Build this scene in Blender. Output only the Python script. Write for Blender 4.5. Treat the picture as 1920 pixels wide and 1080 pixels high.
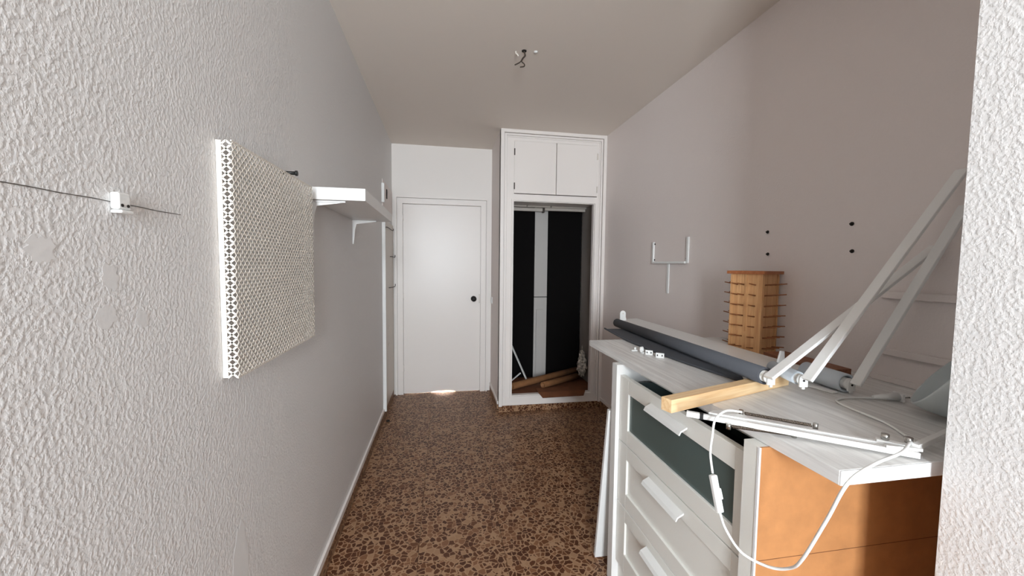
import bpy, bmesh, math, random
from mathutils import Vector, Matrix

# ------------------------------------------------------------------ reset
for o in list(bpy.data.objects): bpy.data.objects.remove(o)
scene = bpy.context.scene
COL = scene.collection
random.seed(7)

# ------------------------------------------------------------------ camera (metres; X right, Y into the room, Z up)
yaw, pitch, roll, focal_px, cam_h = 0.1744, -0.0595, 0.0111, 726.3, 1.4013
F = Vector((math.sin(yaw)*math.cos(pitch), math.cos(yaw)*math.cos(pitch), math.sin(pitch)))
R0 = Vector((math.cos(yaw), -math.sin(yaw), 0))
U0 = R0.cross(F)
Rv = R0*math.cos(roll) + U0*math.sin(roll)
Uv = U0*math.cos(roll) - R0*math.sin(roll)
cam_d = bpy.data.cameras.new('camera')
cam_d.sensor_width = 36; cam_d.lens = focal_px/1920*36; cam_d.clip_start = 0.02
cam = bpy.data.objects.new('camera', cam_d); COL.objects.link(cam)
M = Matrix((Rv, Uv, -F)).transposed().to_4x4()
M.translation = (0, 0, cam_h)
cam.matrix_world = M
scene.camera = cam

# ------------------------------------------------------------------ sky (bright hazy daylight outside the window behind the camera)
world = bpy.data.worlds.new('sky'); scene.world = world; world.use_nodes = True
wb = world.node_tree.nodes['Background']
wb.inputs[0].default_value = (0.86, 0.94, 1.0, 1); wb.inputs[1].default_value = 5.0
scene.view_settings.view_transform = 'Standard'; scene.view_settings.look = 'None'
scene.view_settings.gamma = 1; scene.view_settings.use_curve_mapping = False
scene.view_settings.exposure = 3.45

# window of the room (behind the camera): opening in wall_front
WY = -2.3
WX0, WX1, WZ0, WZ1 = -0.52, 0.22, 0.80, 2.45
pd = bpy.data.lights.new('window_portal', 'AREA'); pd.shape = 'RECTANGLE'
pd.size = WX1-WX0; pd.size_y = WZ1-WZ0; pd.cycles.is_portal = True
po = bpy.data.objects.new('window_portal', pd); COL.objects.link(po)
po.location = ((WX0+WX1)/2, WY-0.02, (WZ0+WZ1)/2); po.rotation_euler = (math.radians(-90), 0, math.pi)

# ------------------------------------------------------------------ room measures
XL, XR, YB, YC, ZC = -0.534, 1.535, 4.233, 3.587, 2.64
CX0 = 0.512                      # left side of the built-in closet
JX, JY = 0.966, 0.58             # jamb of the alcove at the right of the camera

# ------------------------------------------------------------------ materials
def lin(c):
    return tuple(((v/255)/12.92 if v/255 <= .04045 else ((v/255+.055)/1.055)**2.4) for v in c) + (1,)
MATS = {}
def mat(name, rgb, rough=.5, metal=0, bump=None, spec=None, vary=None, coat=0):
    """bump=(scale,strength,distance,detail); vary=(scale,amount) slight tone change"""
    if name in MATS: return MATS[name]
    m = bpy.data.materials.new(name); m.use_nodes = True
    nt = m.node_tree; b = nt.nodes['Principled BSDF']
    b.inputs['Base Color'].default_value = lin(rgb); b.inputs['Roughness'].default_value = rough
    b.inputs['Metallic'].default_value = metal
    if spec is not None: b.inputs['Specular IOR Level'].default_value = spec
    if coat: b.inputs['Coat Weight'].default_value = coat
    geo = nt.nodes.new('ShaderNodeNewGeometry')
    if vary:
        n = nt.nodes.new('ShaderNodeTexNoise'); n.inputs['Scale'].default_value = vary[0]; n.inputs['Detail'].default_value = 4
        nt.links.new(geo.outputs['Position'], n.inputs['Vector'])
        r = nt.nodes.new('ShaderNodeValToRGB'); c = lin(rgb); a = vary[1]
        r.color_ramp.elements[0].position = .3; r.color_ramp.elements[1].position = .7
        r.color_ramp.elements[0].color = tuple(x*(1-a) for x in c[:3])+(1,)
        r.color_ramp.elements[1].color = tuple(min(1, x*(1+a)) for x in c[:3])+(1,)
        nt.links.new(n.outputs['Fac'], r.inputs['Fac']); nt.links.new(r.outputs['Color'], b.inputs['Base Color'])
    if bump:
        n = nt.nodes.new('ShaderNodeTexNoise'); n.inputs['Scale'].default_value = bump[0]; n.inputs['Detail'].default_value = bump[3]
        nt.links.new(geo.outputs['Position'], n.inputs['Vector'])
        bp = nt.nodes.new('ShaderNodeBump'); bp.inputs['Strength'].default_value = bump[1]; bp.inputs['Distance'].default_value = bump[2]
        nt.links.new(n.outputs['Fac'], bp.inputs['Height']); nt.links.new(bp.outputs['Normal'], b.inputs['Normal'])
    MATS[name] = m; return m

def plaster(name, rgb, strength, dist, scale):
    """sprayed drop plaster: blobs standing proud of a flatter ground"""
    m = bpy.data.materials.new(name); m.use_nodes = True
    nt = m.node_tree; b = nt.nodes['Principled BSDF']
    b.inputs['Base Color'].default_value = lin(rgb); b.inputs['Roughness'].default_value = .55
    geo = nt.nodes.new('ShaderNodeNewGeometry')
    mp = nt.nodes.new('ShaderNodeMapping'); mp.inputs['Scale'].default_value = (1, 1, .9)
    nt.links.new(geo.outputs['Position'], mp.inputs['Vector'])
    n1 = nt.nodes.new('ShaderNodeTexNoise'); n1.inputs['Scale'].default_value = scale; n1.inputs['Detail'].default_value = 2.0
    n1.inputs['Distortion'].default_value = 0
    n2 = nt.nodes.new('ShaderNodeTexNoise'); n2.inputs['Scale'].default_value = scale*.33; n2.inputs['Detail'].default_value = 1
    for n in (n1, n2): nt.links.new(mp.outputs['Vector'], n.inputs['Vector'])
    r = nt.nodes.new('ShaderNodeValToRGB'); r.color_ramp.interpolation = 'EASE'
    r.color_ramp.elements[0].position = .36; r.color_ramp.elements[1].position = .70
    nt.links.new(n1.outputs['Fac'], r.inputs['Fac'])
    ad = nt.nodes.new('ShaderNodeMath'); ad.operation = 'MULTIPLY_ADD'; ad.inputs[1].default_value = .6
    nt.links.new(n2.outputs['Fac'], ad.inputs[0]); nt.links.new(r.outputs['Color'], ad.inputs[2])
    bp = nt.nodes.new('ShaderNodeBump'); bp.inputs['Strength'].default_value = strength; bp.inputs['Distance'].default_value = dist
    nt.links.new(ad.outputs[0], bp.inputs['Height']); nt.links.new(bp.outputs['Normal'], b.inputs['Normal'])
    return m

def terrazzo(name, scale):
    m = bpy.data.materials.new(name); m.use_nodes = True
    nt = m.node_tree; b = nt.nodes['Principled BSDF']; L = nt.links.new
    b.inputs['Roughness'].default_value = .42; b.inputs['Specular IOR Level'].default_value = .3
    geo = nt.nodes.new('ShaderNodeNewGeometry'); oi = nt.nodes.new('ShaderNodeObjectInfo')
    off = nt.nodes.new('ShaderNodeVectorMath'); off.operation = 'MULTIPLY_ADD'
    cmb = nt.nodes.new('ShaderNodeCombineXYZ')
    for k in range(3): L(oi.outputs['Random'], cmb.inputs[k])
    off.inputs[1].default_value = (37, 53, 11)
    L(cmb.outputs[0], off.inputs[0]); L(geo.outputs['Position'], off.inputs[2])
    nz = nt.nodes.new('ShaderNodeTexNoise'); nz.inputs['Scale'].default_value = 40; nz.inputs['Detail'].default_value = 2
    L(off.outputs[0], nz.inputs['Vector'])
    wob = nt.nodes.new('ShaderNodeVectorMath'); wob.operation = 'MULTIPLY_ADD'; wob.inputs[1].default_value = (.014,)*3
    L(nz.outputs['Color'], wob.inputs[0]); L(off.outputs[0], wob.inputs[2])
    ve = nt.nodes.new('ShaderNodeTexVoronoi'); ve.feature = 'DISTANCE_TO_EDGE'; ve.inputs['Scale'].default_value = scale
    vc = nt.nodes.new('ShaderNodeTexVoronoi'); vc.feature = 'F1'; vc.inputs['Scale'].default_value = scale
    L(wob.outputs[0], ve.inputs['Vector']); L(wob.outputs[0], vc.inputs['Vector'])
    sep = nt.nodes.new('ShaderNodeSeparateColor'); L(vc.outputs['Color'], sep.inputs[0])
    chip = nt.nodes.new('ShaderNodeValToRGB'); cr = chip.color_ramp; cr.interpolation = 'CONSTANT'
    cols = [(0, (78, 42, 22)), (.26, (104, 64, 38)), (.48, (128, 88, 60)), (.62, (88, 50, 28)), (.90, (158, 122, 92))]
    cr.elements[0].position = 0; cr.elements[0].color = lin(cols[0][1])
    cr.elements[1].position = cols[1][0]; cr.elements[1].color = lin(cols[1][1])
    for pz, c in cols[2:]:
        e = cr.elements.new(pz); e.color = lin(c)
    L(sep.outputs[0], chip.inputs['Fac'])
    # size of the gap differs from chip to chip
    thr = nt.nodes.new('ShaderNodeMath'); thr.operation = 'MULTIPLY_ADD'; thr.inputs[1].default_value = .11; thr.inputs[2].default_value = .03
    L(sep.outputs[1], thr.inputs[0])
    gt = nt.nodes.new('ShaderNodeMath'); gt.operation = 'GREATER_THAN'
    L(ve.outputs['Distance'], gt.inputs[0]); L(thr.outputs[0], gt.inputs[1])
    mx = nt.nodes.new('ShaderNodeMix'); mx.data_type = 'RGBA'
    mx.inputs['A'].default_value = lin((166, 131, 101))
    L(gt.outputs[0], mx.inputs['Factor']); L(chip.outputs['Color'], mx.inputs['B'])
    L(mx.outputs['Result'], b.inputs['Base Color'])
    return m

def wood(name, c1, c2, axis_scale, rough=.5, ring=14):
    m = bpy.data.materials.new(name); m.use_nodes = True
    nt = m.node_tree; b = nt.nodes['Principled BSDF']; L = nt.links.new
    b.inputs['Roughness'].default_value = rough
    tc = nt.nodes.new('ShaderNodeTexCoord'); mp = nt.nodes.new('ShaderNodeMapping'); mp.inputs['Scale'].default_value = axis_scale
    L(tc.outputs['Object'], mp.inputs['Vector'])
    n = nt.nodes.new('ShaderNodeTexNoise'); n.inputs['Scale'].default_value = ring; n.inputs['Detail'].default_value = 5; n.inputs['Distortion'].default_value = .5
    L(mp.outputs[0], n.inputs['Vector'])
    r = nt.nodes.new('ShaderNodeValToRGB'); r.color_ramp.elements[0].position = .35; r.color_ramp.elements[1].position = .65
    r.color_ramp.elements[0].color = lin(c1); r.color_ramp.elements[1].color = lin(c2)
    L(n.outputs['Fac'], r.inputs['Fac']); L(r.outputs['Color'], b.inputs['Base Color'])
    bp = nt.nodes.new('ShaderNodeBump'); bp.inputs['Strength'].default_value = .15; bp.inputs['Distance'].default_value = .001
    L(n.outputs['Fac'], bp.inputs['Height']); L(bp.outputs['Normal'], b.inputs['Normal'])
    return m

M_PL = plaster('plaster_sprayed', (229, 227, 226), .29, .003, 140)
M_WALL = plaster('plaster_fine', (231, 221, 217), .2, .002, 130)
M_CEIL = mat('ceiling_paint', (232, 222, 212), .7, bump=(140, .2, .001, 2))
M_FILL = mat('filler_plaster', (226, 224, 223), .8, bump=(30, .2, .001, 3))
M_PAINT = mat('white_gloss_paint', (240, 233, 228), .35, bump=(25, .06, .001, 3))
M_TERR = terrazzo('terrazzo', 38)
M_JOINT = mat('floor_joint', (92, 70, 54), .8)
M_WHITE = mat('white_lacquer', (232, 231, 229), .35)
M_PLAST = mat('white_plastic', (236, 236, 234), .4)
M_DRESS = mat('dresser_white', (240, 239, 233), .4)
M_GLASSY = mat('frosted_dark_glass', (84, 98, 96), .3, spec=.6)
M_MDF = mat('raw_hardboard', (188, 130, 80), .75, bump=(160, .2, .001, 3), vary=(22, .10))
M_TOP = wood('bleached_wood_laminate', (212, 210, 208), (236, 235, 233), (14, .8, 14), .4, 5)
M_EDGE = mat('white_edge_band', (235, 235, 236), .45)
M_PINE = wood('pine_wood', (222, 180, 130), (240, 210, 166), (1.2, 22, 22), .5, 4)
M_TOWER = wood('oiled_pine', (204, 148, 98), (226, 178, 126), (24, 24, 1.2), .5, 5)
M_BROWN = wood('brown_wood', (120, 72, 48), (150, 96, 66), (20, 1.5, 20), .55, 5)
M_CAP = wood('brown_cap_wood', (158, 92, 52), (178, 110, 66), (3, 20, 20), .5, 4)
M_DARKF = mat('charcoal_blind_fabric', (74, 76, 82), .75, bump=(900, .2, .0005, 1))
M_LIGHTF = mat('pale_blue_blind_fabric', (206, 214, 222), .7)
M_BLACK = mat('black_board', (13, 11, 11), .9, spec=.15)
M_BLACKP = mat('black_plastic', (22, 22, 22), .45)
M_CHROME = mat('chrome', (190, 188, 184), .22, metal=1)
M_STEEL = mat('dark_steel', (120, 108, 98), .35, metal=1)
M_METALW = mat('white_metal', (232, 224, 214), .45)
M_GREYSH = mat('grey_lamp_enamel', (196, 203, 204), .4)
M_CARD = mat('cardboard', (150, 104, 66), .8, vary=(18, .12))
M_CARDD = mat('dark_cardboard', (112, 66, 38), .8, vary=(14, .15))
M_PEG = mat('dark_peg_wood', (150, 92, 52), .55)
M_HOLE = mat('dark_hole', (38, 32, 28), .9)
M_WIRE = mat('dark_wire', (70, 60, 52), .6)
M_BAGW = mat('bag_paper', (196, 190, 180), .8, vary=(38, .75))
M_TRIM = mat('cream_paint', (216, 208, 198), .4)

# ------------------------------------------------------------------ geometry helpers
def bx(bm, x0, x1, y0, y1, z0, z1, bev=0):
    vs = [bm.verts.new(c) for c in ((x0,y0,z0),(x1,y0,z0),(x1,y1,z0),(x0,y1,z0),(x0,y0,z1),(x1,y0,z1),(x1,y1,z1),(x0,y1,z1))]
    fs = [bm.faces.new([vs[i] for i in f]) for f in ((3,2,1,0),(4,5,6,7),(0,1,5,4),(1,2,6,5),(2,3,7,6),(3,0,4,7))]
    if bev:
        es = list({e for f in fs for e in f.edges})
        bmesh.ops.bevel(bm, geom=es, offset=bev, segments=2, affect='EDGES', profile=.5)
def box(*a, bev=0):
    bm = bmesh.new(); bx(bm, *a, bev=bev); return bm
def frame_of(p0, p1, up=(0,0,1)):
    d = (Vector(p1)-Vector(p0)).normalized(); u = Vector(up)
    if abs(d.dot(u)) > .98: u = Vector((0,1,0))
    s = d.cross(u).normalized(); u = s.cross(d).normalized()
    return d, s, u
def bar(bm, p0, p1, w, t, up=(0,0,1), bev=0):
    """flat bar: w across, t along 'up'"""
    p0, p1 = Vector(p0), Vector(p1); d, s, u = frame_of(p0, p1, up)
    vs = [bm.verts.new(p + s*a*w/2 + u*b*t/2) for p in (p0, p1) for a, b in ((-1,-1),(1,-1),(1,1),(-1,1))]
    fs = [bm.faces.new([vs[i] for i in f]) for f in ((0,1,2,3),(7,6,5,4),(0,4,5,1),(1,5,6,2),(2,6,7,3),(3,7,4,0))]
    if bev: bmesh.ops.bevel(bm, geom=list({e for f in fs for e in f.edges}), offset=bev, segments=2, affect='EDGES', profile=.5)
def cyl(bm, p0, p1, r0, r1=None, n=20, cap=True):
    r1 = r0 if r1 is None else r1
    p0, p1 = Vector(p0), Vector(p1); d, s, u = frame_of(p0, p1)
    A = [bm.verts.new(p0 + (s*math.cos(t)+u*math.sin(t))*r0) for t in [2*math.pi*i/n for i in range(n)]]
    B = [bm.verts.new(p1 + (s*math.cos(t)+u*math.sin(t))*r1) for t in [2*math.pi*i/n for i in range(n)]]
    for i in range(n): 
        f = bm.faces.new((A[i], A[(i+1)%n], B[(i+1)%n], B[i])); f.smooth = True
    if cap: bm.faces.new(list(reversed(A))); bm.faces.new(B)
def lathe(bm, origin, axis, prof, n=40):
    """prof: list of (r, h) along axis"""
    o = Vector(origin); d, s, u = frame_of(o, o+Vector(axis))
    rings = [[bm.verts.new(o + d*h + (s*math.cos(2*math.pi*i/n)+u*math.sin(2*math.pi*i/n))*max(r, 1e-4)) for i in range(n)] for r, h in prof]
    for a, b in zip(rings, rings[1:]):
        for i in range(n):
            f = bm.faces.new((a[i], a[(i+1)%n], b[(i+1)%n], b[i])); f.smooth = True
    return rings
def catmull(pts, k=8):
    P = [Vector(q) for q in pts]; P = [P[0]*2-P[1]] + P + [P[-1]*2-P[-2]]; out = []
    for i in range(1, len(P)-2):
        for j in range(k):
            t = j/k; a, b, c, d = P[i-1:i+3]
            out.append(.5*((2*b)+(c-a)*t+(2*a-5*b+4*c-d)*t*t+(3*b-a-3*c+d)*t**3))
    out.append(P[-2]); return out
def sweep(bm, pts, r, n=8, smooth=True, k=8):
    P = catmull(pts, k) if smooth else [Vector(q) for q in pts]
    rings = []; prev = None
    for i, q in enumerate(P):
        d = (P[min(i+1, len(P)-1)]-P[max(i-1, 0)]).normalized()
        if prev is None: _, s, u = frame_of(Vector(), d)
        else:
            s = (prev - d*prev.dot(d)).normalized(); u = s.cross(d)
        prev = s
        rings.append([bm.verts.new(q + (s*math.cos(2*math.pi*j/n)+u*math.sin(2*math.pi*j/n))*r) for j in range(n)])
    for a, b in zip(rings, rings[1:]):
        for j in range(n):
            f = bm.faces.new((a[j], a[(j+1)%n], b[(j+1)%n], b[j])); f.smooth = True
    bm.faces.new(list(reversed(rings[0]))); bm.faces.new(rings[-1])
def prism(bm, poly, vec):
    """polygon extruded by vec"""
    v = Vector(vec); A = [bm.verts.new(q) for q in poly]; B = [bm.verts.new(Vector(q)+v) for q in poly]
    bm.faces.new(A); bm.faces.new(list(reversed(B)))
    for i in range(len(A)): bm.faces.new((A[i], B[i], B[(i+1)%len(A)], A[(i+1)%len(A)]))
BASE = {}
def obj(name, bm, m, parent=None):
    bmesh.ops.recalc_face_normals(bm, faces=bm.faces)
    off = BASE.get(parent.name, Vector()) if parent else None
    if parent is None:      # origin at the base of the thing
        xs = [v.co for v in bm.verts]
        off = Vector(((min(v.x for v in xs)+max(v.x for v in xs))/2, (min(v.y for v in xs)+max(v.y for v in xs))/2, min(v.z for v in xs)))
    bmesh.ops.translate(bm, verts=bm.verts, vec=-off)
    me = bpy.data.meshes.new(name); bm.to_mesh(me); bm.free(); me.materials.append(m)
    o = bpy.data.objects.new(name, me); COL.objects.link(o)
    if parent: o.parent = parent; BASE[o.name] = off
    else: o.location = off; BASE[o.name] = off
    return o
def thing(name, label, cat, base, group=None):
    o = bpy.data.objects.new(name, None); COL.objects.link(o); o.location = base; o.empty_display_size = .05
    BASE[o.name] = Vector(base); tag(o, label, cat, group); return o
def tag(o, label, cat=None, group=None):
    o['label'] = label
    if cat: o['category'] = cat
    if group: o['group'] = group
    return o
def struct(name, bm, m, parent=None, label=None):
    o = obj(name, bm, m, parent)
    if parent is None: o['kind'] = 'structure'
    if label: o['label'] = label
    return o

# ================================================================== SETTING
# floor: bed + single terrazzo tiles
floor = struct('floor', box(XL-.1, XR+.1, WY-.2, YB+1.4, -.06, -.012), M_JOINT, label='polished brown terrazzo tile floor')
NX, NY = 5, 16
tw, th = (XR-XL)/NX, (YB-WY)/NY
tbm = box(-tw/2+.0006, tw/2-.0006, -th/2+.0006, th/2-.0006, -.012, 0, bev=.0008)
bmesh.ops.recalc_face_normals(tbm, faces=tbm.faces)
tme = bpy.data.meshes.new('tile'); tbm.to_mesh(tme); tbm.free(); tme.materials.append(M_TERR)
fb = BASE['floor']
for j in range(NY):
    for i in range(NX):
        t = bpy.data.objects.new('tile', tme); COL.objects.link(t); t.parent = floor
        t.location = Vector((XL+tw*(i+.5), WY+th*(j+.5), random.uniform(-.0003, .0002))) - fb
        t['label'] = 'terrazzo floor tile'
# hall floor beyond the door
hf = obj('tile', box(XL, XR, YB+.001, YB+1.3, -.012, -.0005), M_TERR, floor)

struct('ceiling', box(XL-.1, XR+.1, WY-.2, YB+1.4, ZC, ZC+.08), M_CEIL, label='plain off-white ceiling')
wl = struct('wall_left', box(XL-.1, XL, -.35, YB+1.4, -.012, ZC), M_PL, label='white sprayed plaster wall')
struct('wall_right', box(XR, XR+.1, JY-.02, YB+1.4, -.012, ZC), M_WALL, label='plain off-white wall')
struct('wall_return', box(JX, XR+.1, -.35, JY, 0, ZC), M_PL, label='white sprayed plaster wall edge at the right')
# unseen walls behind the viewer, darkened to cut bounced light, with the window
M_BOUNCE_CUT = mat('bounce_cut_taupe', (128, 116, 106), .7)
struct('wall_rear_left', box(XL-.1, XL, WY-.2, -.3505, -.012, ZC), M_BOUNCE_CUT, label='unseen wall behind the viewer, darkened to cut bounced light')
struct('wall_rear_right', box(JX, XR+.1, WY-.2, -.3505, 0, ZC), M_BOUNCE_CUT, label='unseen wall behind the viewer, darkened to cut bounced light')
b = bmesh.new()
bx(b, XL, WX0, WY-.2, WY, 0, ZC); bx(b, WX1, JX, WY-.2, WY, 0, ZC)
bx(b, WX0, WX1, WY-.2, WY, 0, WZ0); bx(b, WX0, WX1, WY-.2, WY, WZ1, ZC)
struct('wall_front', b, M_BOUNCE_CUT, label='unseen window wall behind the viewer, darkened to cut bounced light')
b = bmesh.new()
for (x0, x1, z0, z1) in ((WX0, WX1, WZ0, WZ0+.04), (WX0, WX1, WZ1-.04, WZ1), (WX0, WX0+.04, WZ0+.04, WZ1-.04), (WX1-.04, WX1, WZ0+.04, WZ1-.04)):
    bx(b, x0, x1, WY-.14, WY-.09, z0, z1)
struct('window_1', b, M_PAINT, label='white window frame behind the viewer')
# back wall with door opening
DX0, DX1, DZ = -.425, .394, 2.03
b = bmesh.new()
bx(b, XL, DX0-.045, YB, YB+.1, 0, ZC); bx(b, DX1+.045, XR, YB, YB+.1, 0, ZC); bx(b, DX0-.045, DX1+.045, YB, YB+.1, DZ+.045, ZC)
struct('wall_back', b, mat('back_wall_paint', (240, 234, 229), .5, bump=(120, .15, .001, 2)), label='smooth white wall above the door')
struct('wall_hall', box(XL, XR, YB+1.3, YB+1.38, 0, ZC), M_PAINT)

# door frame: casing with stepped moulding
b = bmesh.new()
for (o, i_, d) in ((.076, .060, .032), (.052, .0, .022)):
    bx(b, DX0-o, DX0-i_, YB-d, YB-.0005, 0, DZ+o); bx(b, DX1+i_, DX1+o, YB-d, YB-.0005, 0, DZ+o)
    bx(b, DX0-i_, DX1+i_, YB-d, YB-.0005, DZ+i_, DZ+o)
for (x0, x1) in ((DX0-.045, DX0-.003), (DX1+.003, DX1+.045)): bx(b, x0, x1, YB+.0005, YB+.1, 0, DZ+.045)
bx(b, DX0-.003, DX1+.003, YB+.0005, YB+.1, DZ+.003, DZ+.045)
bx(b, DX0-.003, DX0+.018, YB+.034, YB+.1, 0, DZ+.003); bx(b, DX1-.018, DX1+.003, YB+.034, YB+.1, 0, DZ+.003); bx(b, DX0+.018, DX1-.018, YB+.034, YB+.1, DZ-.018, DZ+.003)
struct('trim_1', b, M_PAINT, label='white painted door casing')
# door leaf with the worn notch at the foot
b = bmesh.new()
y0 = YB+.004
LX0, LX1 = DX0+.004, DX1-.004
poly = [(LX0, y0, .004)]
cxn, wn, hn = -.005, .135, .016
poly += [(cxn-wn, y0, .004)] + [(cxn-wn*math.cos(a), y0, .004+hn*math.sin(a)) for a in [math.pi*k/8 for k in range(1, 8)]] + [(cxn+wn, y0, .004)]
poly += [(LX1, y0, .004), (LX1, y0, DZ-.005), (LX0, y0, DZ-.005)]
prism(b, poly, (0, .029, 0))
door = struct('door_1', b, M_PAINT, label='plain white flush door with a round black knob')
b = bmesh.new()
lathe(b, (.32, y0-.001, 1.028), (0, -1, 0), [(0, 0), (.03, 0), (.03, .006), (.012, .012), (.012, .03), (.026, .038), (.029, .052), (.022, .062), (0, .065)], 24)
tag(obj('door_knob', b, M_BLACKP, door), 'round black door knob')
for hz in (.25, 1.02, 1.85):
    b = bmesh.new(); cyl(b, (DX0+.001, y0-.007, hz), (DX0+.001, y0-.007, hz+.07), .006, n=10); obj('hinge', b, M_PAINT, door)
b = bmesh.new(); bx(b, LX1-.012, LX1-.002, y0-.003, y0-.0005, .98, 1.08); obj('strike_plate', b, M_TRIM, door)
# hall lamp (its light shows under the door)
hl = thing('hall_lamp', 'ceiling lamp in the hall behind the door', 'lamp', (0, YB+.7, ZC-.16))
b = bmesh.new(); lathe(b, (0, YB+.7, ZC-.16), (0, 0, 1), [(0, 0), (.06, .01), (.09, .05), (.09, .08), (.05, .12), (.03, .16), (0, .16)], 24)
obj('lamp_shade', b, mat('lamp_glass', (240, 236, 228), .4), hl)
ld = bpy.data.lights.new('hall_light', 'POINT'); ld.energy = 90; ld.shadow_soft_size = .08; ld.color = (1, 1, 1)
lo = bpy.data.objects.new('hall_light', ld); COL.objects.link(lo); lo.location = (0, YB+.7, ZC-.3)

# skirtings: terrazzo strip with a white painted top
def skirt(name, x0, x1, y0, y1, zt=.07, zw=.10):
    o = struct(name, box(x0, x1, y0, y1, 0, zt), M_TERR, label='brown terrazzo skirting with a white painted top')
    dx = .003 if abs(x1-x0) < .1 else 0; dy = .003 if abs(y1-y0) < .1 else 0
    obj('painted_top', box(x0, x1, y0, y1, zt, zw), M_PAINT, o)
skirt('baseboard_left', XL+.0005, XL+.012, -.35, 3.54)
skirt('baseboard_right', XR-.012, XR-.0005, 1.66, YC-.03)
skirt('baseboard_closet', CX0-.012, CX0-.0005, YC+.01, YB-.03)
b = bmesh.new(); bx(b, XL+.002, XL+.012, 3.56, YB-.03, 0, .07); struct('baseboard_back', b, M_TERR)

# ------------------------------------------------------------------ built-in closet
struct('wall_closet', box(CX0, CX0+.05, YC+.001, YB-.0005, 0, ZC), M_WALL, label='narrow side of the closet box')
plinth = struct('closet_plinth', box(CX0, XR-.0005, YC-.012, YC+.06, 0, .0575), M_TERR, label='low terrazzo kerb under the closet')
cl = thing('built_in_closet', 'white built-in closet with open lower bay and two small doors above', 'closet', (1.02, YC, .058))
OX0, OX1, OZ0, OZ1 = .640, 1.424, .155, 1.992     # lower opening
TX0, TX1, TZ0, TZ1 = .634, 1.452, 2.060, 2.545    # top doors
b = bmesh.new()
yf = YC-.004
X0, X1 = CX0, XR-.001
bx(b, X0, OX0, yf, YC+.045, .058, ZC-.001); bx(b, TX1, X1, yf, YC+.045, .058, ZC-.001); bx(b, OX1, TX1, yf, YC+.045, .058, TZ0)
bx(b, OX0, OX1, yf, YC+.045, .058, OZ0); bx(b, OX0, OX1, yf, YC+.045, OZ1, TZ0); bx(b, OX0, TX1, yf, YC+.045, TZ1, ZC-.001)
obj('frame', b, M_PAINT, cl)
b = bmesh.new()     # raised outer moulding + inner bead
for (w0, w1, d) in ((0, .030, .026), (.036, .052, .016), (.060, .066, .008)):
    bx(b, X0+w0, X0+w1, yf-d, yf-.0005, .058+w0*.3, ZC-.001-w0); bx(b, X1-w1, X1-w0, yf-d, yf-.0005, .058+w0*.3, ZC-.001-w0)
    bx(b, X0+w1, X1-w1, yf-d, yf-.0005, ZC-.001-w1, ZC-.001-w0)
obj('moulding', b, M_PAINT, cl)
b = bmesh.new()     # bead around the open bay
bx(b, OX0-.022, OX0-.006, yf-.016, yf-.0005, OZ0-.022, OZ1+.022); bx(b, OX1+.006, OX1+.022, yf-.016, yf-.0005, OZ0-.022, OZ1+.022)
bx(b, OX0-.006, OX1+.006, yf-.016, yf-.0005, OZ1+.006, OZ1+.022); bx(b, OX0-.006, OX1+.006, yf-.016, yf-.0005, OZ0-.022, OZ0-.006)
obj('bay_bead', b, M_PAINT, cl)
xm = 1.041
for (x0, x1, hx, hs) in ((TX0+.004, xm-.003, TX0+.006, -1), (xm+.003, TX1-.004, TX1-.006, 1)):
    d = obj('top_door', box(x0, x1, yf-.012, YC+.008, TZ0+.006, TZ1-.004, bev=.002), M_PAINT, cl)
    for hz in (2.10, 2.41):
        obj('hinge', box(hx-.005, hx+.005, yf-.018, yf-.0125, hz, hz+.06), M_WIRE if hs < 0 else M_TRIM, d)
obj('top_box', box(CX0+.051, XR-.002, YC+.046, YB-.002, TZ0-.03, TZ0-.01), M_PAINT, cl)
obj('bay_floor', box(CX0+.051, XR-.002, YC+.046, YB-.002, .058, OZ0-.001), M_CARDD, cl)
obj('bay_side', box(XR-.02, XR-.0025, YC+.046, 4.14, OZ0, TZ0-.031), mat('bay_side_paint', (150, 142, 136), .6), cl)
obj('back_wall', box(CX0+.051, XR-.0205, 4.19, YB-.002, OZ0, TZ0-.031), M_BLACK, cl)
# boards standing at the back
def board(name, label, x0, x1, y0, y1, z0, z1, m, cat='board'):
    return tag(obj(name, box(x0, x1, y0, y1, z0, z1, bev=.002), m), label, cat)
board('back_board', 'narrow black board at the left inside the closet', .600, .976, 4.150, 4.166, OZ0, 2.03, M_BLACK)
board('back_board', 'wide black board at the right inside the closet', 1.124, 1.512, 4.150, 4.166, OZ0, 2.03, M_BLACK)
wb_ = thing('white_strip_board', 'tall white strip between the black boards in the closet', 'board', (1.05, 4.155, OZ0))
GW = mat('grey_white_board', (192, 188, 184), .5)
obj('upper_panel', box(.978, 1.122, 4.146, 4.164, 1.055, 2.03), GW, wb_)
obj('lower_panel', box(.978, 1.122, 4.146, 4.164, OZ0, 1.047), GW, wb_)
obj('cover_plate', box(1.003, 1.078, 4.130, 4.1455, .19, .915, bev=.002), GW, wb_)
rl = thing('closet_rail', 'pale double track rail under the top of the closet bay', 'rail', (1.06, 4.08, 1.985))
obj('track', box(.566, 1.04, 4.06, 4.10, 1.975, 2.01, bev=.003), M_TRIM, rl)
obj('track', box(1.06, 1.513, 4.05, 4.09, 1.985, 2.015, bev=.003), M_TRIM, rl)
obj('stop', box(1.041, 1.059, 4.05, 4.10, 1.965, 2.02), M_WIRE, rl)
for k, x in enumerate((.86, 1.12)):
    b = bmesh.new(); cyl(b, (x, 4.02, 2.028), (x, 4.02, 2.012), .006, n=8); obj('screw', b, M_CHROME, rl)
b = bmesh.new(); bx(b, .566, 1.513, 4.02, 4.045, 2.012, 2.0285); obj('batten', b, M_TRIM, rl)

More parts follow.
